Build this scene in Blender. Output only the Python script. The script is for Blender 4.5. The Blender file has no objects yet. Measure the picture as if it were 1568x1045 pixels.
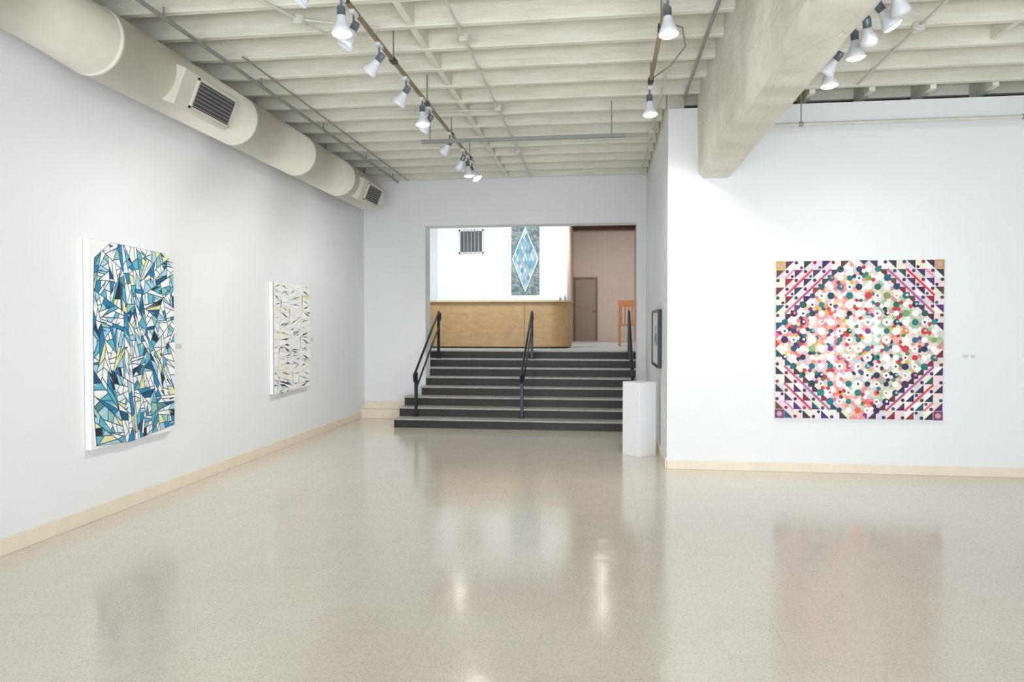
import bpy, math, random
from mathutils import Vector, Matrix
random.seed(7)
S = bpy.context.scene
try:
    S.view_settings.view_transform = 'Standard'
    S.view_settings.look = 'None'
except Exception as e:
    print(e)

def lin(c):
    out=[]
    for v in c[:3]:
        v=v/255.0
        out.append(v/12.92 if v<=0.04045 else ((v+0.055)/1.055)**2.4)
    return tuple(out)+(1.0,)

# ------------------------------------------------------------ materials
def mat(name, rgb, rough=0.6, metal=0.0, vary=0.0, vscale=4.0, bump=0.0, bscale=30.0,
        rgb2=None, spec=0.5, emis=None, estr=0.0, coat=0.0, stretch=None):
    m=bpy.data.materials.new(name); m.use_nodes=True
    nt=m.node_tree; b=nt.nodes['Principled BSDF']
    b.inputs['Base Color'].default_value=lin(rgb)
    b.inputs['Roughness'].default_value=rough
    b.inputs['Metallic'].default_value=metal
    b.inputs['Specular IOR Level'].default_value=spec
    b.inputs['Coat Weight'].default_value=coat
    tc=nt.nodes.new('ShaderNodeTexCoord'); mp=nt.nodes.new('ShaderNodeMapping')
    nt.links.new(tc.outputs['Object'],mp.inputs['Vector'])
    if stretch: mp.inputs['Scale'].default_value=stretch
    if vary>0 or rgb2:
        n=nt.nodes.new('ShaderNodeTexNoise'); n.inputs['Scale'].default_value=vscale
        n.inputs['Detail'].default_value=6; n.inputs['Roughness'].default_value=0.6
        nt.links.new(mp.outputs['Vector'],n.inputs['Vector'])
        r=nt.nodes.new('ShaderNodeValToRGB')
        r.color_ramp.elements[0].position=0.35; r.color_ramp.elements[1].position=0.65
        c2=rgb2 if rgb2 else tuple(max(0,v*(1-vary)) for v in rgb)
        r.color_ramp.elements[0].color=lin(c2); r.color_ramp.elements[1].color=lin(rgb)
        nt.links.new(n.outputs['Fac'],r.inputs['Fac'])
        nt.links.new(r.outputs['Color'],b.inputs['Base Color'])
    if bump>0:
        n2=nt.nodes.new('ShaderNodeTexNoise'); n2.inputs['Scale'].default_value=bscale
        n2.inputs['Detail'].default_value=5
        nt.links.new(mp.outputs['Vector'],n2.inputs['Vector'])
        bp=nt.nodes.new('ShaderNodeBump'); bp.inputs['Strength'].default_value=bump
        bp.inputs['Distance'].default_value=0.02
        nt.links.new(n2.outputs['Fac'],bp.inputs['Height'])
        nt.links.new(bp.outputs['Normal'],b.inputs['Normal'])
    if emis:
        b.inputs['Emission Color'].default_value=lin(emis)
        b.inputs['Emission Strength'].default_value=estr
    return m

M={}
M['wall']=mat('white_wall_paint',(234,237,240),0.75,vary=0.012,vscale=1.2,bump=0.06,bscale=60)
M['base']=mat('cream_baseboard',(236,225,205),0.45,vary=0.03)
M['joist']=mat('painted_joist',(233,232,222),0.6,rgb2=(218,216,202),vscale=5,bump=0.4,bscale=14,stretch=(0.35,2,2))
M['deck']=mat('painted_deck',(226,224,210),0.7,rgb2=(204,201,186),vscale=5,bump=0.3,bscale=12)
M['dark']=mat('plenum_gap_shade',(38,36,34),0.9,vary=0.3)  # near-black colour stands in for shade in the gap above the wall
M['duct']=mat('cream_duct',(233,229,218),0.4,vary=0.04,vscale=3,bump=0.05,bscale=8)
M['vent']=mat('vent_paint',(214,211,202),0.4,vary=0.03)
M['ventdark']=mat('vent_dark',(78,80,82),0.6,vary=0.1)
M['pipe']=mat('pipe_paint',(212,212,204),0.4,vary=0.05)
M['pipegray']=mat('grey_pipe',(150,153,150),0.4,metal=0.3,vary=0.05)
M['label']=mat('label_card',(206,208,210),0.6,vary=0.02)
M['track']=mat('track_brass',(150,132,98),0.4,metal=0.4,vary=0.1)
M['head']=mat('lamp_white',(222,228,236),0.3,metal=0.0,vary=0.03)
M['headgrey']=mat('lamp_grey',(130,140,152),0.35,metal=0.5,vary=0.05)
M['black']=mat('black_metal',(24,34,40),0.3,metal=0.3,vary=0.1)
M['bulb']=mat('lit_bulb',(255,250,235),0.4,emis=(255,250,238),estr=60)
M['riser']=mat('rubber_riser',(44,40,37),0.5,vary=0.1)
M['tread']=mat('rubber_tread',(172,174,168),0.4,vary=0.06,vscale=8)
M['upfloor']=mat('upper_floor_vinyl',(164,166,164),0.35,vary=0.06)
M['ped']=mat('pedestal_white',(238,240,243),0.5,vary=0.01)
M['canvas']=mat('canvas_white',(240,240,240),0.7,vary=0.01)
M['tan']=mat('tan_wall_paint',(200,184,174),0.8,vary=0.03)
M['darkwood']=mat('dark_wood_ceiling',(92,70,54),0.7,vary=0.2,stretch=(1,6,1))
M['door']=mat('taupe_door',(142,126,108),0.5,vary=0.04)
M['doorframe']=mat('door_frame_brown',(104,88,74),0.5,vary=0.04)
M['ply']=mat('counter_plywood',(176,144,102),0.45,rgb2=(160,128,86),vscale=5,bump=0.03,bscale=40,stretch=(1,1,2.5))
M['plytop']=mat('counter_top',(192,168,130),0.35,vary=0.06)
M['wood']=mat('orange_wood',(180,112,64),0.45,vary=0.15,stretch=(8,8,1))
M['paper']=mat('paper_white',(235,235,232),0.7,vary=0.02)
M['bottle']=mat('bottle_teal',(80,140,150),0.2,vary=0.05)
M['amber']=mat('bottle_amber',(170,100,60),0.2,vary=0.05)

def concrete():
    m=mat('beam_concrete',(232,230,221),0.75,rgb2=(214,210,198),vscale=2.5,bump=0.0)
    nt=m.node_tree; b=nt.nodes['Principled BSDF']
    tc=nt.nodes.new('ShaderNodeTexCoord')
    mp=nt.nodes.new('ShaderNodeMapping'); mp.inputs['Scale'].default_value=(3,0.7,3)
    nt.links.new(tc.outputs['Object'],mp.inputs['Vector'])
    n=nt.nodes.new('ShaderNodeTexNoise'); n.inputs['Scale'].default_value=4; n.inputs['Detail'].default_value=10
    nt.links.new(mp.outputs['Vector'],n.inputs['Vector'])
    mp2=nt.nodes.new('ShaderNodeMapping'); mp2.inputs['Scale'].default_value=(1.0,0.35,1.0)
    nt.links.new(tc.outputs['Object'],mp2.inputs['Vector'])
    v=nt.nodes.new('ShaderNodeTexVoronoi'); v.feature='DISTANCE_TO_EDGE'; v.inputs['Scale'].default_value=1.2
    nd=nt.nodes.new('ShaderNodeVectorMath'); nd.operation='MULTIPLY_ADD'; nd.inputs[1].default_value=(.2,.2,.2)
    nt.links.new(n.outputs['Color'],nd.inputs[0]); nt.links.new(mp2.outputs['Vector'],nd.inputs[2])
    nt.links.new(nd.outputs[0],v.inputs['Vector'])
    lt=nt.nodes.new('ShaderNodeMath'); lt.operation='MINIMUM'; lt.inputs[1].default_value=0.01
    nt.links.new(v.outputs['Distance'],lt.inputs[0])
    mu=nt.nodes.new('ShaderNodeMath'); mu.operation='MULTIPLY_ADD'; mu.inputs[1].default_value=18
    nt.links.new(lt.outputs[0],mu.inputs[0]); nt.links.new(n.outputs['Fac'],mu.inputs[2])
    bp=nt.nodes.new('ShaderNodeBump'); bp.inputs['Strength'].default_value=0.6; bp.inputs['Distance'].default_value=0.03
    nt.links.new(mu.outputs[0],bp.inputs['Height']); nt.links.new(bp.outputs['Normal'],b.inputs['Normal'])
    return m
M['concrete']=concrete()

def floor_mat():
    m=bpy.data.materials.new('vinyl_tile_floor'); m.use_nodes=True
    nt=m.node_tree; b=nt.nodes['Principled BSDF']; L=nt.links
    tc=nt.nodes.new('ShaderNodeTexCoord')
    br=nt.nodes.new('ShaderNodeTexBrick'); br.offset=0.0
    br.inputs['Color1'].default_value=lin((215,208,197)); br.inputs['Color2'].default_value=lin((212,205,193))
    br.inputs['Mortar'].default_value=lin((198,190,177))
    br.inputs['Scale'].default_value=1.0; br.inputs['Mortar Size'].default_value=0.0012
    br.inputs['Brick Width'].default_value=0.305; br.inputs['Row Height'].default_value=0.305
    br.inputs['Mortar Smooth'].default_value=0.2
    L.new(tc.outputs['Object'],br.inputs['Vector'])
    n=nt.nodes.new('ShaderNodeTexNoise'); n.inputs['Scale'].default_value=85; n.inputs['Detail'].default_value=3
    L.new(tc.outputs['Object'],n.inputs['Vector'])
    r=nt.nodes.new('ShaderNodeValToRGB'); r.color_ramp.elements[0].position=0.34; r.color_ramp.elements[1].position=0.5
    r.color_ramp.elements[0].color=(0.70,0.67,0.62,1); r.color_ramp.elements[1].color=(1,1,1,1)
    L.new(n.outputs['Fac'],r.inputs['Fac'])
    mx=nt.nodes.new('ShaderNodeMix'); mx.data_type='RGBA'; mx.blend_type='MULTIPLY'; mx.inputs[0].default_value=0.6
    L.new(br.outputs['Color'],mx.inputs[6]); L.new(r.outputs['Color'],mx.inputs[7])
    L.new(mx.outputs[2],b.inputs['Base Color'])
    n2=nt.nodes.new('ShaderNodeTexNoise'); n2.inputs['Scale'].default_value=1.5; n2.inputs['Detail'].default_value=6
    L.new(tc.outputs['Object'],n2.inputs['Vector'])
    mr=nt.nodes.new('ShaderNodeMapRange'); mr.inputs['To Min'].default_value=0.11; mr.inputs['To Max'].default_value=0.21
    L.new(n2.outputs['Fac'],mr.inputs['Value']); L.new(mr.outputs[0],b.inputs['Roughness'])
    n3=nt.nodes.new('ShaderNodeTexNoise'); n3.inputs['Scale'].default_value=5; n3.inputs['Detail'].default_value=2
    L.new(tc.outputs['Object'],n3.inputs['Vector'])
    ad=nt.nodes.new('ShaderNodeMath'); ad.operation='MULTIPLY_ADD'; ad.inputs[1].default_value=-0.14
    L.new(br.outputs['Fac'],ad.inputs[0]); L.new(n3.outputs['Fac'],ad.inputs[2])
    bp=nt.nodes.new('ShaderNodeBump'); bp.inputs['Strength'].default_value=0.28; bp.inputs['Distance'].default_value=0.01
    L.new(ad.outputs[0],bp.inputs['Height']); L.new(bp.outputs['Normal'],b.inputs['Normal'])
    b.inputs['Specular IOR Level'].default_value=0.85
    b.inputs['Coat Weight'].default_value=0.25; b.inputs['Coat Roughness'].default_value=0.11
    return m
M['floor']=floor_mat()

def art_mat(name):
    m=bpy.data.materials.new(name); m.use_nodes=True
    nt=m.node_tree; b=nt.nodes['Principled BSDF']; L=nt.links
    a=nt.nodes.new('ShaderNodeVertexColor'); a.layer_name='Col'
    tc=nt.nodes.new('ShaderNodeTexCoord')
    n=nt.nodes.new('ShaderNodeTexNoise'); n.inputs['Scale'].default_value=28; n.inputs['Detail'].default_value=5
    L.new(tc.outputs['Object'],n.inputs['Vector'])
    r=nt.nodes.new('ShaderNodeValToRGB'); r.color_ramp.elements[0].position=0.3; r.color_ramp.elements[1].position=0.55
    r.color_ramp.elements[0].color=(0.7,0.7,0.72,1); r.color_ramp.elements[1].color=(1,1,1,1)
    L.new(n.outputs['Fac'],r.inputs['Fac'])
    mx=nt.nodes.new('ShaderNodeMix'); mx.data_type='RGBA'; mx.blend_type='MULTIPLY'; mx.inputs[0].default_value=0.35
    L.new(a.outputs['Color'],mx.inputs[6]); L.new(r.outputs['Color'],mx.inputs[7])
    L.new(mx.outputs[2],b.inputs['Base Color']); b.inputs['Roughness'].default_value=0.6
    return m
M['art']=art_mat('art_paint')

# ------------------------------------------------------------ mesh builder
class MB:
    def __init__(s): s.v=[]; s.f=[]; s.m=[]; s.sm=[]; s.c=[]
    def add(s,vs,fs,mt,smooth=False,col=(1,1,1,1)):
        o=len(s.v); s.v+= [tuple(v) for v in vs]
        for f in fs:
            s.f.append([i+o for i in f]); s.m.append(mt); s.sm.append(smooth); s.c.append(col)
    def box(s,a,b,mt,bev=0.0,rot=None,piv=None):
        x0,y0,z0=[min(a[i],b[i]) for i in range(3)]; x1,y1,z1=[max(a[i],b[i]) for i in range(3)]
        if bev>0:
            e=bev
            vs=[];
            idx={}
            for sx in (0,1):
                for sy in (0,1):
                    for sz in (0,1):
                        X=(x0,x1)[sx];Y=(y0,y1)[sy];Z=(z0,z1)[sz]
                        dx=e if sx==0 else -e; dy=e if sy==0 else -e; dz=e if sz==0 else -e
                        idx[(sx,sy,sz,0)]=len(vs); vs.append((X,Y+dy,Z+dz))
                        idx[(sx,sy,sz,1)]=len(vs); vs.append((X+dx,Y,Z+dz))
                        idx[(sx,sy,sz,2)]=len(vs); vs.append((X+dx,Y+dy,Z))
            fs=[]
            I=idx
            for k in (0,1):
                fs.append([I[(k,0,0,0)],I[(k,1,0,0)],I[(k,1,1,0)],I[(k,0,1,0)]])
                fs.append([I[(0,k,0,1)],I[(1,k,0,1)],I[(1,k,1,1)],I[(0,k,1,1)]])
                fs.append([I[(0,0,k,2)],I[(1,0,k,2)],I[(1,1,k,2)],I[(0,1,k,2)]])
            for p in (0,1):
                for q in (0,1):
                    fs.append([I[(p,q,0,0)],I[(p,q,1,0)],I[(p,q,1,1)],I[(p,q,0,1)]])
                    fs.append([I[(p,0,q,0)],I[(p,1,q,0)],I[(p,1,q,2)],I[(p,0,q,2)]])
                    fs.append([I[(0,p,q,1)],I[(1,p,q,1)],I[(1,p,q,2)],I[(0,p,q,2)]])
                    for w in (0,1):
                        fs.append([I[(p,q,w,0)],I[(p,q,w,1)],I[(p,q,w,2)]])
        else:
            vs=[(x0,y0,z0),(x1,y0,z0),(x1,y1,z0),(x0,y1,z0),(x0,y0,z1),(x1,y0,z1),(x1,y1,z1),(x0,y1,z1)]
            fs=[[3,2,1,0],[4,5,6,7],[0,1,5,4],[1,2,6,5],[2,3,7,6],[3,0,4,7]]
        if rot is not None:
            P=Vector(piv) if piv else Vector(((x0+x1)/2,(y0+y1)/2,(z0+z1)/2))
            vs=[tuple(P+rot@(Vector(v)-P)) for v in vs]
        s.add(vs,fs,mt)
    def lathe(s,prof,mt,M4=Matrix.Identity(4),n=24,cap=True,smooth=True):
        vs=[];fs=[]
        for (r,z) in prof:
            for k in range(n):
                a=2*math.pi*k/n; vs.append(tuple(M4@Vector((r*math.cos(a),r*math.sin(a),z))))
        for i in range(len(prof)-1):
            for k in range(n):
                fs.append([i*n+k,i*n+(k+1)%n,(i+1)*n+(k+1)%n,(i+1)*n+k])
        s.add(vs,fs,mt,smooth)
        if cap:
            s.add(vs[:n],[list(range(n))[::-1]],mt); s.add(vs[-n:],[list(range(n))],mt)
    def cyl(s,a,b,r,mt,n=12,r2=None):
        a=Vector(a);b=Vector(b);d=b-a
        q=d.to_track_quat('Z','Y').to_matrix().to_4x4()
        s.lathe([(r,0),(r if r2 is None else r2,d.length)],mt,Matrix.Translation(a)@q,n)
    def ball(s,c,r,mt,n=12):
        pr=[(max(1e-4,r*math.sin(math.pi*i/8)),-r*math.cos(math.pi*i/8)) for i in range(9)]
        s.lathe(pr,mt,Matrix.Translation(Vector(c)),n,cap=False)
    def tube(s,pts,r,mt,n=10):
        for i in range(len(pts)-1): s.cyl(pts[i],pts[i+1],r,mt,n)
        for p in pts[1:-1]: s.ball(p,r*1.02,mt,n)
    def obj(s,name,parent=None,useC=False,fixn=True):
        mats=[]
        for k in s.m:
            if k not in mats: mats.append(k)
        c=Vector((0,0,0))
        if s.v:
            mn=[min(v[i] for v in s.v) for i in range(3)]; mxx=[max(v[i] for v in s.v) for i in range(3)]
            c=Vector([(mn[i]+mxx[i])/2 for i in range(3)])
        me=bpy.data.meshes.new(name)
        me.from_pydata([tuple(Vector(v)-c) for v in s.v],[],s.f)
        for k in mats: me.materials.append(M[k])
        for i,p in enumerate(me.polygons):
            p.material_index=mats.index(s.m[i]); p.use_smooth=s.sm[i]
        if useC:
            ca=me.color_attributes.new('Col','FLOAT_COLOR','CORNER')
            buf=[]
            for i,p in enumerate(me.polygons):
                for _ in range(p.loop_total): buf+=list(s.c[i])
            ca.data.foreach_set('color',buf)
        me.update()
        if fixn:
            import bmesh
            bm=bmesh.new(); bm.from_mesh(me); bmesh.ops.recalc_face_normals(bm,faces=bm.faces); bm.to_mesh(me); bm.free()
        o=bpy.data.objects.new(name,me); o.location=c
        S.collection.objects.link(o)
        if parent:
            o.parent=parent; o.matrix_parent_inverse=Matrix.Translation(-Vector(parent.location))
        return o
def empty(name,loc):
    e=bpy.data.objects.new(name,None); e.location=loc; e.empty_display_size=0.2
    S.collection.objects.link(e); return e
def boxobj(name,a,b,mt,bev=0,parent=None):
    m=MB(); m.box(a,b,mt,bev); return m.obj(name,parent)

# ------------------------------------------------------------ room dimensions
XL=-4.13; YB=11.92; XC=0.72; YR=8.01; XR=9.0; YN=-4.0; ZJ=4.10; ZD=4.38; ZU=1.145
boxobj('floor',(XL-.2,YN,-.1),(XR+.2,YB+.3,0),'floor')
boxobj('wall_left',(XL-.2,YN,0),(XL,YB+.3,4.5),'wall')
OL=-3.03; OR=0.575; OT=3.32; TH=.32
w=MB()
w.box((XL,YB,0),(OL,YB+TH,4.5),'wall'); w.box((OR,YB,0),(XC+.1,YB+TH,4.5),'wall'); w.box((OL,YB,OT),(OR,YB+TH,4.5),'wall')
w.obj('wall_back')
w=MB()
w.box((XC,YR,0),(XR,YR+.2,4.0),'wall')
w.obj('wall_right_front')
boxobj('wall_right_return',(XC,YR+.2,0),(XC+.2,YB,4.0),'wall')
boxobj('wall_far_right',(XR,YN,0),(XR+.2,YR+.2,4.5),'wall')
w=MB(); w.box((XC+.2,YR+1.2,3.2),(XR,YR+1.3,4.4),'dark'); w.box((XC+.2,YR+.2,3.9),(XR,YR+1.2,3.95),'dark'); w.obj('plenum_shade_box')  # dark sheets added so the gap over the right wall reads as shade
boxobj('trim_return_header',(XC+.01,YR+.25,4.0),(XC+.2,YB,4.38),'joist')

m=MB(); m.box((XL-.2,YN,ZD),(XR+.2,YB+.3,ZD+.1),'deck')
m.obj('ceiling')
m=MB()
y=YB-.1; ys=[]
while y>YN+.2:
    ys.append(y); y-=0.5
for i,y in enumerate(ys):
    xr = XR if y<YR-.05 else XC
    m.box((XL,y-.035,ZJ),(xr,y+.035,ZD),'joist',bev=.006)
    m.box((XL,y+.035,ZD-.06),(xr,y+.065,ZD),'joist')
for i in range(len(ys)-1):
    a,b=ys[i+1]+.035,ys[i]-.035
    m.box((-1.62,a,ZJ+.005),(-1.56,b,ZD-.02),'joist')
    if b<7.6 and i%2==0:
        m.box((3.4,a,ZJ+.03),(3.45,b,ZD-.06),'joist')
m.box((XC+.2,YR+.33,ZJ+.03),(XR,YR+.4,ZD),'joist')
for k in range(9):
    X=1.6+.6*k
    m.box((X-.03,YR-.15,ZJ-.04),(X+.03,YR+.33,ZD-.05),'joist')
m.obj('ceiling_joists')

# concrete beam
m=MB()
x0,x1,z0,z1=1.03,1.42,3.23,4.36
sec=[(x0,z1),(x0,3.9),(x0+.02,z0+.06),(x0+.06,z0),(x1-.05,z0),(x1,z0+.05),(x1,z1)]
N=60; vs=[];fs=[]
for i in range(N+1):
    Y=YN+(YR-.003-YN)*i/N
    for (a,b) in sec:
        vs.append((a+random.uniform(-.006,.006),Y,b+(random.uniform(-.008,.008) if b<4 else 0)))
ns=len(sec)
for i in range(N):
    for k in range(ns-1):
        fs.append([i*ns+k,(i+1)*ns+k,(i+1)*ns+k+1,i*ns+k+1])
fs.append(list(range(ns))); fs.append([N*ns+k for k in range(ns)][::-1])
m.add(vs,fs,'concrete'); m.obj('concrete_beam')

BH=.12
def bb(name,a,b):
    boxobj(name,a,b,'base',bev=.004)
bb('baseboard_left',(XL,YN,0),(XL+.018,11.7,BH))
bb('baseboard_right_front',(XC+.0,YR-.018,0),(XR,YR,BH-.02))
bb('baseboard_return',(XC-.018,YR,0),(XC,10.72,BH))
m=MB(); m.box((XL,11.71,0),(-3.25,YB,.15),'base',bev=.006); m.box((XL,YB-.018,.15),(-3.25,YB,.285),'base',bev=.004); m.obj('baseboard_back_ledge')

# ------------------------------------------------------------ staircase
m=MB()
for k in range(8):
    y0=10.73+.3*k; z=.1431*(k+1)
    xl,xr = (-3.24,.70) if y0<YB-.31 else ((OL+.003,OR-.003) if y0<YB+TH-.05 else (-3.5,.85))
    if k<4:
        ye=min(y0+.3,YB-.003)
    else: ye=y0+.3
    m.box((xl,y0,0),(xr,ye,z-.012),'riser')
    m.box((xl-.005,y0-.02,z-.012),(xr,ye,z),'tread')
    m.box((xl-.006,y0-.024,z-.022),(xr,y0,z-.010),'tread')
m.box((OL+.003,YB-.02,0),(OR-.003,YB+.02,.571),'riser')
m.obj('staircase')

def rail(name,X):
    m=MB(); r=.02
    yb,yt=11.02,12.6; zb,zt=.144,1.003
    hb,ht=.87,1.85
    m.box((X-.024,yb-.024,zb),(X+.024,yb+.024,hb-.02),'black',bev=.004)
    m.box((X-.024,yt-.024,zt),(X+.024,yt+.024,ht-.02),'black',bev=.004)
    m.tube([(X,yb,hb-.17),(X,yb-.10,hb-.15),(X,yb-.12,hb-.05),(X,yb-.02,hb),(X,yt,ht),(X,yt+.12,ht-.02),(X,yt+.14,ht-.14),(X,yt,ht-.17)],r,'black')
    m.tube([(X,yb,hb-.28),(X,yt,ht-.28)],.016,'black')
    m.cyl((X,yb,zb),(X,yb,zb+.012),.05,'black',16); m.cyl((X,yt,zt),(X,yt,zt+.012),.05,'black',16)
    m.obj(name)
rail('stair_handrail',-2.96); rail('stair_handrail',-1.25); rail('stair_handrail',.47)

# ------------------------------------------------------------ upper room
YW=17.5; YF=21.5
boxobj('floor_upper',(XL,12.96,.9),(1.1,YF+.1,ZU),'upfloor')
boxobj('wall_upper_left',(XL-.2,YB+TH,.6),(XL,YF,4.8),'wall')
boxobj('wall_upper_back',(XL,YW,ZU),(-.87,YW+.15,4.6),'wall')
boxobj('wall_upper_partition',(-1.02,YW+.15,ZU),(-.87,YF,4.6),'tan')
boxobj('wall_upper_far',(-1.02,YF,ZU),(1.1,YF+.15,4.6),'tan')
boxobj('wall_upper_right',(.95,YB+TH,ZU),(1.1,YF,4.6),'tan')
boxobj('ceiling_upper',(XL,YB+TH,4.6),(1.1,YF+.1,4.7),'darkwood')
m=MB()
for k in range(5):
    Y=17.8+.8*k; m.box((-.87,Y,4.42),(.95,Y+.08,4.6),'darkwood')
m.obj('ceiling_upper_joists')
D=empty('door_1',(-.5,YF,ZU))
m=MB(); m.box((-.80,YF-.05,ZU),(-.20,YF-.005,ZU+1.85),'door',bev=.004)
m.box((-.70,YF-.056,ZU+1.0),(-.30,YF-.045,ZU+1.7),'door',bev=.004); m.box((-.70,YF-.056,ZU+.15),(-.30,YF-.045,ZU+.85),'door',bev=.004); m.obj('panel',D)
m=MB(); m.box((-.86,YF-.06,ZU),(-.80,YF-.002,ZU+1.92),'doorframe'); m.box((-.20,YF-.06,ZU),(-.14,YF-.002,ZU+1.92),'doorframe'); m.box((-.80,YF-.06,ZU+1.85),(-.20,YF-.002,ZU+1.92),'doorframe'); m.obj('frame',D)
m=MB(); m.cyl((-.26,YF-.12,ZU+.9),(-.26,YF-.05,ZU+.9),.012,'track'); m.ball((-.26,YF-.12,ZU+.9),.03,'track'); m.obj('knob',D)
m=MB(); gx0,gx1,gz0,gz1=-3.58,-2.95,3.40,4.02; gy=YW-.03
m.box((gx0,gy+.015,gz0),(gx1,YW-.001,gz1),'ventdark')
for (a,b) in [((gx0,gy,gz0),(gx1,gy+.02,gz0+.05)),((gx0,gy,gz1-.05),(gx1,gy+.02,gz1)),((gx0,gy,gz0),(gx0+.04,gy+.02,gz1)),((gx1-.04,gy,gz0),(gx1,gy+.02,gz1))]:
    m.box(a,b,'vent',bev=.003)
for k in range(1,6):
    X=gx0+.04+(gx1-gx0-.08)*k/6; m.box((X-.008,gy,gz0),(X+.008,gy+.02,gz1),'pipegray')
m.obj('air_return_grille')

C=empty('reception_counter',(-2.3,14.4,ZU))
def rounded(path_r,x0,x1,yf,yb,n=14):
    pts=[(x0,yf)]
    cx=x1-path_r; cy=yf+path_r
    for i in range(n+1):
        a=-math.pi/2+math.pi/2*i/n; pts.append((cx+path_r*math.cos(a),cy+path_r*math.sin(a)))
    pts+= [(x1,yb),(x0,yb)]
    return pts
def prism(m,pts,z0,z1,mt):
    n=len(pts); vs=[(p[0],p[1],z0) for p in pts]+[(p[0],p[1],z1) for p in pts]
    fs=[list(range(n))[::-1],list(range(n,2*n))]+[[i,(i+1)%n,n+(i+1)%n,n+i] for i in range(n)]
    m.add(vs,fs,mt)
m=MB(); prism(m,rounded(.45,-4.12,-.63,14.05,14.85),ZU+.03,ZU+.93,'ply'); m.obj('body',C)
m=MB(); prism(m,rounded(.42,-4.12,-.67,14.10,14.8),ZU,ZU+.03,'riser'); m.obj('toe_kick',C)
m=MB(); prism(m,rounded(.47,-4.12,-.60,14.02,14.88),ZU+.93,ZU+.965,'plytop'); m.obj('top',C)
m=MB()
for X in (-1.55,): m.box((X,14.045,ZU+.06),(X+.008,14.055,ZU+.93),'doorframe')
m.obj('seams',C)
zt=ZU+.965
m=MB()
for X,h,wd in [(-2.95,.05,.22),(-2.62,.04,.2),(-2.4,.05,.14),(-2.05,.03,.3),(-3.4,.03,.25)]:
    m.box((X,14.3,zt+.001),(X+wd,14.5,zt+h),'paper',bev=.003)
m.obj('brochure_stack')
for X,mt,h in [(-1.0,'paper',.12),(-.86,'amber',.09),(-.76,'bottle',.12)]:
    m=MB(); m.lathe([(.022,0),(.027,.01),(.027,h*.6),(.012,h*.8),(.012,h),(.001,h)],mt,Matrix.Translation((X,14.6,zt)),16); m.obj('bottle')
def rc(a,b,r=.02): m.cyl(a,b,r,'wood',8)
m=MB(); cx_,cy_=.60,16.2; zf=ZU
for sx in (-.21,.21):
    rc((cx_+sx,cy_-.2,zf),(cx_+sx,cy_-.2,zf+.46),.022)
    rc((cx_+sx,cy_+.2,zf),(cx_+sx,cy_+.28,zf+1.02),.022)
    rc((cx_+sx,cy_-.2,zf+.2),(cx_+sx,cy_+.2,zf+.2),.012)
    rc((cx_+sx,cy_-.2,zf+.66),(cx_+sx,cy_+.24,zf+.70),.018); rc((cx_+sx,cy_-.2,zf+.46),(cx_+sx,cy_-.2,zf+.66),.018)
m.box((cx_-.24,cy_-.24,zf+.45),(cx_+.24,cy_+.22,zf+.49),'wood',bev=.008)
for k in range(5):
    X=cx_-.16+.08*k; rc((X,cy_+.225,zf+.49),(X,cy_+.275,zf+.97),.014)
m.box((cx_-.24,cy_+.26,zf+.90),(cx_+.24,cy_+.30,zf+1.04),'wood',bev=.008)
m.obj('wooden_chair')

# ------------------------------------------------------------ duct
P=empty('air_duct',(-3.78,5,3.73))
m=MB(); cx,cz=-3.80,3.74
def ring_profile():
    pr=[]
    pr+= [(.225,YN+.2),(.225,3.7),(.229,3.7),(.229,3.76),(.225,3.76),(.225,4.35),(.262,4.85)]
    for Y in (4.85,6.9,8.4,9.8): pr+= [(.262,Y+.02),(.265,Y+.02),(.265,Y+.06),(.262,Y+.06)]
    pr+= [(.262,11.15),(.25,11.3),(.21,11.42),(.14,11.5),(.05,11.53),(.001,11.535)]
    return pr
T=Matrix.Translation((cx,0,cz))@Matrix.Rotation(-math.pi/2,4,'X')
m.lathe(ring_profile(),'duct',T,36,cap=False)
m.obj('duct_tube',P)
def register(y0,y1,nm):
    m=MB(); R=Matrix.Rotation(math.radians(22),3,'Y'); piv=(cx,0,cz)
    m.box((cx+.10,y0,cz-.17),(cx+.31,y1,cz+.15),'vent',bev=.006,rot=R,piv=piv)
    m.box((cx+.31,y0+.22,cz-.12),(cx+.315,y1-.03,cz+.11),'ventdark',rot=R,piv=piv)
    for k in range(7):
        Z=cz-.11+.033*k
        m.box((cx+.312,y0+.22,Z),(cx+.325,y1-.03,Z+.008),'pipegray',rot=R,piv=piv)
    for (a,b) in [((y0+.2,cz-.14),(y1-.01,cz-.12)),((y0+.2,cz+.11),(y1-.01,cz+.13)),((y0+.2,cz-.14),(y0+.22,cz+.13)),((y1-.03,cz-.14),(y1-.01,cz+.13))]:
        m.box((cx+.31,a[0],a[1]),(cx+.33,b[0],b[1]),'vent',rot=R,piv=piv)
    m.obj(nm,P)
register(5.55,6.4,'register_near'); register(10.05,10.9,'register_far')
m=MB()
for Y in (3.0,4.8,7.4,9.4,11.0):
    m.box((cx-.012,Y,cz+.25),(cx+.012,Y+.03,4.38),'pipegray')
m.obj('hangers',P)

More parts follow.
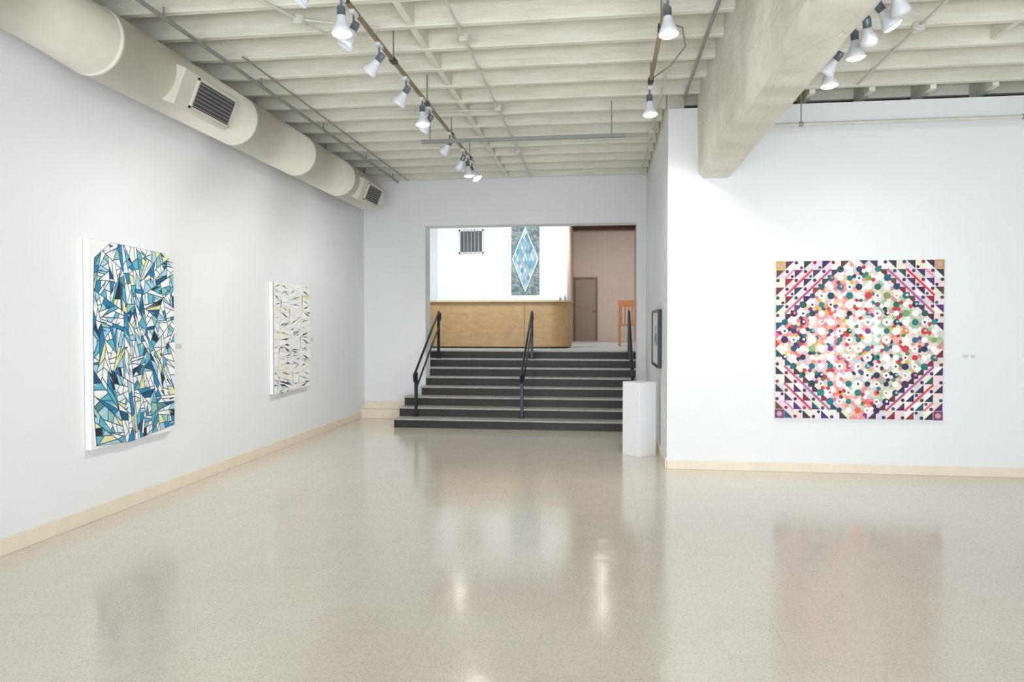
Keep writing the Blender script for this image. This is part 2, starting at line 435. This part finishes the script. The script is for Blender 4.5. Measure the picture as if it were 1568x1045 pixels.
m=MB()
m.tube([(-3.42,3.2,4.02),(-3.42,11.6,4.02)],.018,'pipegray')
for Y in (3.6,5.2,6.8,8.4,10.0,11.3): m.cyl((-3.42,Y,4.02),(-3.42,Y,ZJ),.008,'pipegray')
m.obj('sprinkler_pipe')
m=MB()
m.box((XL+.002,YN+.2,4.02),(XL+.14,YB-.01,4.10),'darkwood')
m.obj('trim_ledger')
def conduit(name,pts,boxes,r=.011,mt='pipe'):
    m=MB(); m.tube(pts,r,mt)
    for b in boxes:
        m.cyl((b[0],b[1],b[2]-.02),(b[0],b[1],b[2]+.03),.055,mt,16)
        m.box((b[0]-.04,b[1]-.04,b[2]-.03),(b[0]+.04,b[1]+.04,b[2]+.02),mt,bev=.006)
    m.obj(name)
conduit('electrical_conduit',[(-1.19,3.0,4.085),(-1.19,11.8,4.085)],[(-1.19,6.04,4.08),(-1.19,8.02,4.08),(-1.19,10.0,4.08)])
conduit('electrical_conduit',[(-3.40,4.7,4.07),(-2.9,5.0,4.08),(-2.62,5.05,4.08),(-2.45,5.5,4.085)],[(-2.45,5.52,4.08)],.013)
conduit('electrical_conduit',[(-2.45,5.5,4.085),(-1.85,5.75,4.085)],[])
conduit('electrical_conduit',[(-2.45,5.55,4.085),(-2.2,6.0,4.06),(-1.95,5.9,4.04),(-1.84,6.0,3.95)],[],.007)
conduit('electrical_conduit',[(-2.35,8.0,4.085),(-1.2,8.1,4.085)],[(-2.1,8.02,4.08)])
conduit('electrical_conduit',[(-3.3,6.2,4.085),(-3.3,11.8,4.085)],[],.009,'pipegray')
conduit('electrical_conduit',[(-.9,10.0,4.085),(-1.19,10.0,4.085)],[],.009)
conduit('electrical_conduit',[(.62,7.0,4.085),(.62,11.8,4.085)],[(.62,9.2,4.08)])
conduit('electrical_conduit',[(.88,3.0,4.085),(.88,7.9,4.085)],[],.016,'pipegray')
conduit('electrical_conduit',[(-.3,9.5,4.085),(.6,9.5,4.085)],[])
conduit('electrical_conduit',[(2.6,3.0,4.085),(2.6,7.7,4.085)],[(2.6,6.3,4.08)])
m=MB(); m.box((-2.1,8.08,3.73),(.26,8.12,3.77),'pipegray')
for X in (-2.0,.1): m.cyl((X,8.1,3.76),(X,8.1,4.14),.006,'pipegray')
m.obj('suspended_strut')
m=MB(); m.tube([(1.43,7.72,3.70),(8.9,7.72,3.70)],.018,'pipe')
for X in (2.05,4.2,6.5):
    m.cyl((X,7.72,3.70),(X,7.72,4.10),.006,'pipegray'); m.cyl((X-.02,7.72,3.70),(X+.02,7.72,3.70),.026,'pipegray')
m.obj('sprinkler_pipe')
m=MB(); m.box((.66,5.0,4.0),(.80,5.1,4.12),'ventdark',bev=.01); m.box((.67,4.99,4.01),(.79,5.0,4.11),'pipegray'); m.obj('ceiling_speaker')

# ------------------------------------------------------------ track lights
def head(m,X,Y,zt,dirv,lit,sc=1.0):
    d=Vector(dirv).normalized()
    piv=Vector((X,Y,zt-.13))
    m.box((X-.02,Y-.05,zt-.035),(X+.02,Y+.05,zt-.005),'head',bev=.004)
    m.cyl((X,Y,zt-.03),(X,Y,zt-.13),.009,'headgrey',8)
    q=(-d).to_track_quat('Z','Y').to_matrix().to_4x4()
    T=Matrix.Translation(piv+d*.03)@q@Matrix.Scale(sc,4)
    m.lathe([(.006,.085),(.024,.082),(.030,.07),(.030,-.02),(.034,-.02)],'headgrey',T,18,cap=True)
    m.lathe([(.031,.01),(.036,-.02),(.048,-.05),(.062,-.085),(.072,-.12),(.069,-.12),(.056,-.08),(.03,-.04)],'head',T,22,cap=False)
    m.box((X-.012,Y-.006,zt-.15),(X+.012,Y+.006,zt-.10),'headgrey')
    if lit: m.lathe([(.001,-.142),(.032,-.138),(.056,-.128),(.068,-.110)],'bulb',T,20,cap=False)
    else: m.lathe([(.001,-.100),(.040,-.096),(.056,-.084)],'headgrey',T,20,cap=False)
    return piv+d*.21
def track(name,X,y0,y1,heads,ZT=3.92,zc=4.22):
    E=empty(name,(X,(y0+y1)/2,ZT))
    m=MB(); m.box((X-.018,y0,ZT-.01),(X+.018,y1,ZT+.015),'track',bev=.003)
    Y=y1-.25
    while Y>y0:
        m.cyl((X,Y,ZT+.01),(X,Y,zc),.007,'pipegray',8)
        m.box((X-.026,Y-.05,ZT-.014),(X+.026,Y+.05,ZT+.018),'black'); Y-=1.2
    m.obj('rail',E)
    out=[]
    for i,h in enumerate(heads):
        m=MB(); p=head(m,X+h[3],h[0],ZT,h[1],h[2],.98); m.obj('head_%d'%(i+1),E); out.append(p)
    return E,out
DN=(0.05,-.05,-1)
E1,p1=track('track_lighting',-1.82,3.0,9.9,[(4.35,(-.6,-.2,-.8),False,-.02),(4.80,DN,True,0),(5.05,(-.5,-.1,-.9),False,0),(5.65,(-.7,.1,-.75),False,0),
   (6.45,(-.6,.1,-.8),False,0),(7.05,DN,True,0),(7.35,(-.6,.2,-.8),False,0),(8.35,(-.7,.3,-.8),False,0),(9.15,(-.5,.5,-.8),False,0),(9.5,(.1,.1,-1),True,0),(9.8,(.5,.0,-.8),True,.0)])
E2,p2=track('track_lighting',.45,3.0,7.1,[(5.1,DN,True,0),(7.0,DN,True,0)])
E3,p3=track('track_lighting',1.90,3.0,6.6,[(4.95,(.4,.4,-.8),False,0),(5.2,(.6,.1,-.8),True,0),(5.45,(.3,.6,-.8),False,0),(5.7,(.1,.1,-1),True,0),(6.1,(-.5,.4,-.7),False,0),(6.35,(.1,0,-1),True,0)])
track('track_lighting',.02,13.5,16.6,[(14.3,(0,-.3,-1),True,0),(16.3,(0,-.3,-1),True,0)],4.35,4.6)
track('track_lighting',-3.0,13.5,16.6,[(14.6,(.1,-.2,-1),True,0),(16.2,(0,.3,-1),False,0)],4.35,4.6)
m=MB(); m.tube([(.45,6.9,3.95),(.62,6.7,4.0),(.72,6.4,4.06),(.66,6.1,4.1),(.5,6.0,4.12)],.007,'pipegray'); m.obj('lamp_cable')

# ------------------------------------------------------------ artwork helpers
def split(poly,p,d):
    n=(-d[1],d[0]); A=[];B=[]
    k=len(poly)
    for i in range(k):
        a=poly[i]; b=poly[(i+1)%k]
        sa=(a[0]-p[0])*n[0]+(a[1]-p[1])*n[1]; sb=(b[0]-p[0])*n[0]+(b[1]-p[1])*n[1]
        if sa>=0: A.append(a)
        if sa<=0: B.append(a)
        if sa*sb<0:
            t=sa/(sa-sb); q=(a[0]+(b[0]-a[0])*t,a[1]+(b[1]-a[1])*t); A.append(q);B.append(q)
    return A,B
def area(p):
    return abs(sum(p[i][0]*p[(i+1)%len(p)][1]-p[(i+1)%len(p)][0]*p[i][1] for i in range(len(p))))/2
def cent(p): return (sum(a[0] for a in p)/len(p),sum(a[1] for a in p)/len(p))
def bsp(poly,amax,angf,rng,out,depth=0,jit=.15):
    a=area(poly)
    if a<amax*rng.uniform(.35,2.0) or depth>14: out.append(poly); return
    xs=[q[0] for q in poly]; ys_=[q[1] for q in poly]
    w_=max(xs)-min(xs); h_=max(ys_)-min(ys_)
    for tr in range(12):
        c=cent(poly)
        an=angf(w_,h_,rng)
        c=(c[0]+rng.uniform(-jit,jit)*w_,c[1]+rng.uniform(-jit,jit)*h_)
        A,B=split(poly,c,(math.cos(an),math.sin(an)))
        if len(A)>=3 and len(B)>=3 and min(area(A),area(B))>a*.12: break
    else:
        out.append(poly); return
    bsp(A,amax,angf,rng,out,depth+1,jit); bsp(B,amax,angf,rng,out,depth+1,jit)
def inset(p,g):
    c=cent(p); q=p
    k=len(p)
    for i in range(k):
        a=p[i]; b=p[(i+1)%k]; dx,dy=b[0]-a[0],b[1]-a[1]; l=math.hypot(dx,dy)
        if l<1e-5: continue
        n=(-dy/l,dx/l)
        if (c[0]-a[0])*n[0]+(c[1]-a[1])*n[1]<0: n=(-n[0],-n[1])
        o=(a[0]+n[0]*g,a[1]+n[1]*g)
        A,B=split(q,o,(dx/l,dy/l))
        q=A if (A and ((cent(A)[0]-o[0])*n[0]+(cent(A)[1]-o[1])*n[1])>0) else B if B else A
        if len(q)<3: return None
    return q
def safe_inset(p,g):
    try: return inset(p,g)
    except ZeroDivisionError: return None
def poly_add(m,pts,h,col,P3,mt='art'):
    m.add([P3(u,v,h) for u,v in pts],[list(range(len(pts)))],mt,col=lin(col))

# --- artwork 1: blue shard painting
rng=random.Random(11)
PL=lambda Y0,Z0: (lambda u,v,h:(XL+.002+h,Y0+u,Z0+v))
A1=empty('shard_painting_blue',(XL+.03,5.72,1.45))
boxobj('panel',(XL+.003,5.18,.595),(XL+.055,6.25,2.30),'canvas',bev=.003,parent=A1)
P3=PL(5.17,.59)
m=MB(); out=[]
outl=[(.06,.03),(.50,.0),(.93,.045),(1.115,.06),(1.125,.75),(1.12,1.60),(1.00,1.685),(.26,1.705),(.06,1.56),(.035,1.0),(.035,.3)]
def ang1(w,h,r):
    return r.uniform(0,math.pi)
bsp(outl,.0054,ang1,rng,out,0,.2)
poly_add(m,outl,.060,(44,80,106),P3)
pal=[((250,252,252),46),((228,240,245),14),((170,214,232),13),((98,182,208),10),((48,134,180),9),((32,86,128),5),((34,44,58),3),((234,236,176),7),((150,200,190),5),((90,146,150),2)]
bag=[c for c,wt in pal for _ in range(wt)]
for p in out:
    q=safe_inset(p,.0038)
    if q:
        c0=rng.choice(bag); poly_add(m,q,.063,c0,P3)
        if area(q)>.0025 and rng.random()<.6 and len(q)>=3:
            c=cent(q); i=rng.randrange(len(q)); a=q[i]; b=q[(i+1)%len(q)]
            t=rng.uniform(.2,.5)
            tri=[a,(a[0]+(b[0]-a[0])*t,a[1]+(b[1]-a[1])*t),(a[0]+(c[0]-a[0])*1.15,a[1]+(c[1]-a[1])*1.15)]
            poly_add(m,tri,.0645,rng.choice([(30,50,76),(26,78,120),(24,34,46),(120,190,212),(60,150,185),(160,210,228),(250,252,252),(234,236,176)]),P3)
m.obj('collage',A1,useC=True,fixn=False)
m=MB(); n=len(outl)
vs=[P3(u,v,.0) for u,v in outl]+[P3(u,v,.0595) for u,v in outl]
m.add(vs,[[i,(i+1)%n,n+(i+1)%n,n+i] for i in range(n)],'canvas'); m.obj('collage_edge',A1)

# --- artwork 2: pale strip painting, mostly white with loose strokes
A2=empty('strip_painting_pale',(XL+.03,8.92,1.45))
boxobj('panel',(XL+.003,8.36,.735),(XL+.05,9.48,2.15),'canvas',bev=.003,parent=A2)
P3=PL(8.35,.73); m=MB(); rng=random.Random(21)
ol2=[(.01,.0),(1.12,.03),(1.14,1.36),(1.05,1.42),(.02,1.43)]
poly_add(m,ol2,.056,(206,214,216),P3)
cuts=((.17,.10),(.50,-.10),(.80,.12))
rest=ol2; cols=[]
for xx,an in cuts:
    A,B=split(rest,(xx,.7),(an,1))
    if cent(A)[0]>cent(B)[0]: A,B=B,A
    cols.append(A); rest=B
cols.append(rest)
slv=[(30,44,60),(34,44,56),(50,112,146),(216,212,130),(176,178,140),(80,92,100),(90,155,190),(150,156,150)]
for ci,cp in enumerate(cols):
    out=[]; tilt=rng.uniform(-.15,.15)
    bsp(cp,.015,lambda w,h,r:(tilt+r.uniform(-.38,.38) if h>w*.15 else r.uniform(1.2,1.9)),rng,out,0,.24)
    for p in out:
        q=safe_inset(p,.003)
        if q:
            poly_add(m,q,.0585,rng.choice([(248,248,246),(245,246,243),(250,250,249),(243,246,246),(248,246,230)]),P3)
            if rng.random()<.66:
                es=sorted(range(len(p)),key=lambda i:-math.hypot(p[i][0]-p[(i+1)%len(p)][0],p[i][1]-p[(i+1)%len(p)][1]))
                i=es[rng.choice([0,0,0,1])]; a=p[i]; b=p[(i+1)%len(p)]
                dx,dy=b[0]-a[0],b[1]-a[1]; l=math.hypot(dx,dy)+1e-6; wv=rng.uniform(.010,.024)
                c=cent(p); nn=(-dy/l,dx/l)
                if (c[0]-a[0])*nn[0]+(c[1]-a[1])*nn[1]<0: nn=(-nn[0],-nn[1])
                t0=rng.uniform(0,.3); t1=rng.uniform(.7,1)
                tri=[(a[0]+dx*t0,a[1]+dy*t0),(a[0]+dx*t1,a[1]+dy*t1),(a[0]+dx*(t0+.25)+nn[0]*wv,a[1]+dy*(t0+.25)+nn[1]*wv)]
                poly_add(m,tri,.060,rng.choice(slv),P3)
for xx,an in cuts:
    for k in range(3):
        v0=rng.uniform(.02+.45*k,.2+.45*k); v1=v0+rng.uniform(.08,.22)
        u=lambda v:xx+an*(v-.7)
        poly_add(m,[(u(v0),v0),(u(v1)+.012,v1),(u(v1)-.003,v1)],.061,rng.choice(slv),P3)
m.obj('collage',A2,useC=True,fixn=False)

# --- artwork 3: geometric painting on right wall
A3=empty('geometric_painting',(2.73,YR-.03,1.45))
boxobj('panel',(1.87,YR-.04,.595),(3.58,YR-.003,2.30),'canvas',bev=.003,parent=A3)
PR=lambda u,v,h:(1.87+u,YR-.041-h,.595+v)
m=MB(); N=18; W=1.71; H=1.705; cu=W/N; cv=H/N; mid=(N-1)/2
poly_add(m,[(0,0),(W,0),(W,H),(0,H)],.0005,(222,210,208),PR)
rg=random.Random(5)
def vc(c,a=14): return tuple(max(0,min(255,v+rg.randint(-a,a))) for v in c)
darks=[(44,46,84),(110,34,62),(92,60,60),(78,44,100),(26,84,96),(140,40,60),(56,52,66),(66,40,70)]
light=[(242,236,234),(236,228,232),(246,240,238),(238,218,220),(234,212,220),(216,212,218),(232,226,208)]
def disc(cx_,cy_,r,h,col,n=12):
    poly_add(m,[(cx_+r*math.cos(2*math.pi*k/n),cy_+r*math.sin(2*math.pi*k/n)) for k in range(n)],h,col,PR)
CS=10
for i in range(N):
    for j in range(N):
        dx=i-mid; dy=j-mid; s_=abs(dx)+abs(dy)
        u0,v0,u1,v1=i*cu,j*cv,(i+1)*cu,(j+1)*cv
        a,b,c,d=(u0,v0),(u1,v0),(u1,v1),(u0,v1)
        sx,sy=(1 if dx>0 else -1),(1 if dy>0 else -1)
        if sx*sy>0: t_in,t_out=((a,b,d),(b,c,d)) if sx>0 else ((b,c,d),(a,b,d))
        else: t_in,t_out=((a,c,d),(a,b,c)) if (sx>0) else ((a,b,c),(a,c,d))
        si=int(round(s_)); cx_,cy_=(u0+u1)/2,(v0+v1)/2
        if s_>=CS:
            if si%2==0:
                poly_add(m,t_in,.001,vc(rg.choice(light),8),PR)
                poly_add(m,t_out,.0012,vc(rg.choice(light+[(224,140,156)]),8),PR)
                k=.46*cu
                poly_add(m,[(cx_-sx*k,cy_+sy*k),(cx_+sx*k,cy_-sy*k),(cx_+sx*k,cy_+sy*k)],.0016,vc(rg.choice(darks)),PR)
            else:
                poly_add(m,[a,b,c,d],.001,vc(rg.choice(light),8),PR)
                k=.5*cu; e=.09*cu
                ci=(si//2)%3
                col=vc([(218,66,88),(230,140,154),(184,96,140)][ci],18)
                if 0<i<N-1 and 0<j<N-1:
                    poly_add(m,[(cx_-sx*k-e*sx,cy_+sy*k-e*sy),(cx_+sx*k-e*sx,cy_-sy*k-e*sy),(cx_+sx*k+e*sx,cy_-sy*k+e*sy),(cx_-sx*k+e*sx,cy_+sy*k+e*sy)],.0014,col,PR)
                disc(cx_+sx*.28*cu,cy_+sy*.28*cu,.20*cu,.0018,vc(rg.choice(darks)))
                if rg.random()<.6: disc(cx_-sx*.28*cu,cy_-sy*.28*cu,.18*cu,.0018,vc(rg.choice([(24,100,110),(30,50,80),(110,40,70),(90,60,110)])))
        else:
            if dx<-1: tint=[(246,234,230),(244,198,182),(236,162,164),(248,240,236),(234,150,122),(230,196,152),(222,122,140),(214,194,218)]
            elif dx>2: tint=[(238,238,230),(204,216,188),(222,200,188),(178,196,168),(214,204,188),(230,220,214),(202,148,140),(152,186,162)]
            else: tint=[(244,238,234),(240,202,200),(222,212,196),(234,174,166),(200,210,194),(250,244,240),(190,206,212),(230,146,148)]
            cc=(cx_,cy_)
            for tri in ((a,b,cc),(b,c,cc),(c,d,cc),(d,a,cc)):
                col=vc(rg.choice(tint),8)
                if rg.random()<.19: col=vc(rg.choice([(206,50,70),(222,170,60),(40,110,110),(120,60,120),(190,60,50),(90,130,80),(44,50,80)]))
                poly_add(m,tri,.001,col,PR)
for i in range(1,N):
    for j in range(1,N):
        dx=i-N/2; dy=j-N/2; s_=abs(dx)+abs(dy); cx_,cy_=i*cu,j*cv
        if s_<=10:
            if (i+j)%2==0:
                rr=math.hypot(dx,dy)
                if s_>=9: pc=[(20,100,108),(24,40,62),(20,120,118),(66,40,90),(30,80,90)]; r=.36
                elif rr>=5.0: pc=[(16,120,122),(24,90,100),(16,120,122),(206,50,80),(226,120,70),(52,44,86),(130,160,90),(20,60,84)]; r=.36
                else: pc=[(255,252,250),(250,244,240),(36,42,66),(206,50,90),(50,140,150),(16,120,122),(240,180,160),(130,60,130),(250,244,240),(226,90,84)]; r=.32
                disc(cx_,cy_,r*cu*rg.uniform(.8,1.15),.002,vc(rg.choice(pc)))
                if rg.random()<.4: disc(cx_+.1*cu,cy_+.06*cu,.15*cu,.0024,vc(rg.choice([(246,236,226),(40,30,60),(140,210,206),(240,120,140)])))
            elif s_<10:
                n_=6; R0=(.48 if s_<6 else .38)*cu*rg.uniform(.85,1.1)
                poly_add(m,[(cx_+R0*math.cos(math.pi/3*k+.3),cy_+R0*math.sin(math.pi/3*k+.3)) for k in range(6)],.0018,vc((250,246,244),5),PR)
                if rg.random()<.4: disc(cx_,cy_,.14*cu,.0021,vc(rg.choice([(206,60,90),(40,60,80),(226,140,90),(30,130,130)])))
for (u,v,c) in [(0,0,(120,60,110)),(0,H-cv,(206,174,70)),(W-cu,H-cv,(190,150,90)),(W-cu,0,(130,60,110))]:
    poly_add(m,[(u,v),(u+cu,v),(u+cu,v+cv),(u,v+cv)],.0022,c,PR)
    disc(u+cu/2,v+cv/2,.3*cu,.0026,(206,160,170))
m.obj('paint_surface',A3,useC=True,fixn=False)

# --- framed piece on the return wall
A4=empty('framed_picture',(XC-.03,9.2,1.44))
m=MB(); m.box((XC-.05,8.72,1.08),(XC-.003,8.75,1.80),'black'); m.box((XC-.05,9.75,1.08),(XC-.003,9.78,1.80),'black'); m.box((XC-.05,8.75,1.08),(XC-.003,9.75,1.11),'black'); m.box((XC-.05,8.75,1.77),(XC-.003,9.75,1.80),'black'); m.obj('frame',A4)
boxobj('mat_board',(XC-.035,8.75,1.11),(XC-.004,9.75,1.77),'paper',parent=A4)
m=MB(); rq=random.Random(3); out=[]
bsp([(0,0),(.5,0),(.5,.3),(0,.3)],.012,lambda w,h,r:r.uniform(0,3.14),rq,out)
for p in out: poly_add(m,p,0,rq.choice([(230,232,230),(200,206,206),(170,180,184),(120,150,160)]),lambda u,v,h:(XC-.036,9.0+u,1.3+v))
m.obj('print',A4,useC=True,fixn=False)

# --- hanging quilt in upper room
A5=empty('diamond_wall_hanging',(-1.9,YW-.02,3.25))
boxobj('backing',(-2.25,YW-.03,2.37),(-1.55,YW-.003,4.14),'pipegray',parent=A5)
m=MB(); rq=random.Random(9); nx,nz=10,26; W5,H5=.70,1.77
PQ=lambda u,v,h:(-2.25+u,YW-.032-h,2.37+v)
for i in range(nx):
    for j in range(nz):
        u0,u1=i*W5/nx,(i+1)*W5/nx; v0,v1=j*H5/nz,(j+1)*H5/nz
        for tri in ([(u0,v0),(u1,v0),(u0,v1)],[(u1,v0),(u1,v1),(u0,v1)]):
            poly_add(m,tri,0,rq.choice([(86,118,120),(116,138,134),(74,100,106),(140,148,134),(104,130,138),(150,156,150),(108,98,114)]),PQ)
def dia(hw,hh,h,col,cx_=W5/2,cy_=H5/2): poly_add(m,[(cx_-hw,cy_),(cx_,cy_-hh),(cx_+hw,cy_),(cx_,cy_+hh)],h,col,PQ)
dia(.349,.86,.001,(60,84,92)); dia(.335,.825,.0015,(210,220,224)); dia(.305,.755,.002,(100,144,160))
nd=8
for i in range(nd):
    for j in range(nd):
        a=(i+.5)/nd-.5; b=(j+.5)/nd-.5
        ux=(a+b)*.305; uy=(a-b)*.755
        dia(.305/nd*.84,.755/nd*.84,.0025,rq.choice([(160,190,200),(196,212,218),(116,156,172),(136,172,184),(170,174,190),(90,132,150)]),W5/2+ux,H5/2+uy)
m.obj('quilt_face',A5,useC=True,fixn=False)

m=MB(); m.box((3.79,YR-.006,1.26),(3.84,YR-.001,1.29),'label'); m.box((3.87,YR-.006,1.26),(3.91,YR-.001,1.29),'label'); m.obj('wall_label')
boxobj('wall_label',(XL+.001,6.42,1.38),(XL+.006,6.5,1.42),'label'); boxobj('wall_label',(XL+.001,9.62,1.38),(XL+.006,9.7,1.42),'label')

m=MB(); R=Matrix.Rotation(math.radians(42),3,'Z')
m.box((.46-.145,8.86-.145,.0),(.46+.145,8.86+.145,.905),'ped',bev=.003,rot=R)
m.obj('display_pedestal')

# ------------------------------------------------------------ lights
def spot(name,loc,tgt,e,ang=70,col=(1,.97,.93),blend=1,rad=.08):
    l=bpy.data.lights.new(name,'SPOT'); l.energy=e; l.spot_size=math.radians(ang); l.spot_blend=blend; l.color=col; l.shadow_soft_size=rad
    o=bpy.data.objects.new(name,l); o.location=loc; o.rotation_euler=(Vector(tgt)-Vector(loc)).to_track_quat('-Z','Y').to_euler()
    S.collection.objects.link(o); return o
def areal(name,loc,tgt,e,sx,sy,col=(1,1,1)):
    l=bpy.data.lights.new(name,'AREA'); l.shape='RECTANGLE'; l.size=sx; l.size_y=sy; l.energy=e; l.color=col
    o=bpy.data.objects.new(name,l); o.location=loc; o.rotation_euler=(Vector(tgt)-Vector(loc)).to_track_quat('-Z','Y').to_euler()
    S.collection.objects.link(o); return o
spot('spot_beam_a',p1[2],(-4.1,5.6,1.2),80,95)
spot('spot_beam_b',p1[3],(-4.1,6.8,1.2),75,95)
spot('spot_beam_c',p1[6],(-4.1,8.4,1.2),115,95)
spot('spot_beam_d',p1[8],(-4.1,10.2,1.3),85,95)
spot('spot_beam_e',p1[5],(-1.8,7.4,0),65,110)
spot('spot_beam_f',p1[10],(-1.3,11.2,0),90,100)
spot('spot_beam_g',p2[1],(.4,9.0,.4),105,110)
spot('spot_beam_h',p3[3],(2.6,8,.8),55,95)
spot('spot_beam_i',p3[1],(4.2,8,.8),55,95)
spot('spot_beam_j',p1[1],(-1.8,5,0),45,120)
spot('spot_beam_k',p2[0],(.6,5.2,0),45,130)
areal('fill_front',(1.5,-3.2,2.4),(0.5,8,2.4),265,9,3.2,(.87,.94,1))  # added fill light behind the camera, no skylight modelled
areal('fill_ceiling',(0.5,-2.5,.8),(0,5,4.3),350,8,1.4,(.96,.98,.985))  # unseen uplight added behind the camera to brighten the ceiling
areal('upper_room_light',(-2.0,13.3,4.5),(-2.2,17.5,2.4),390,3.2,1.5,(.86,.96,1))
areal('upper_hall_light',(0.1,18.0,4.35),(0.1,19.3,1.5),80,.8,1.5,(1,.96,.92))
W=bpy.data.worlds.new('World'); S.world=W; W.use_nodes=True
bg=W.node_tree.nodes['Background']; bg.inputs[0].default_value=(.83,.915,1,1); bg.inputs[1].default_value=.85

cam=bpy.data.cameras.new('camera'); co=bpy.data.objects.new('camera',cam)
cam.sensor_width=36; cam.lens=1080/1568*36
co.location=(0,0,1.6); co.rotation_euler=(math.radians(90-1.247),0,math.radians(7.28))
S.collection.objects.link(co); S.camera=co
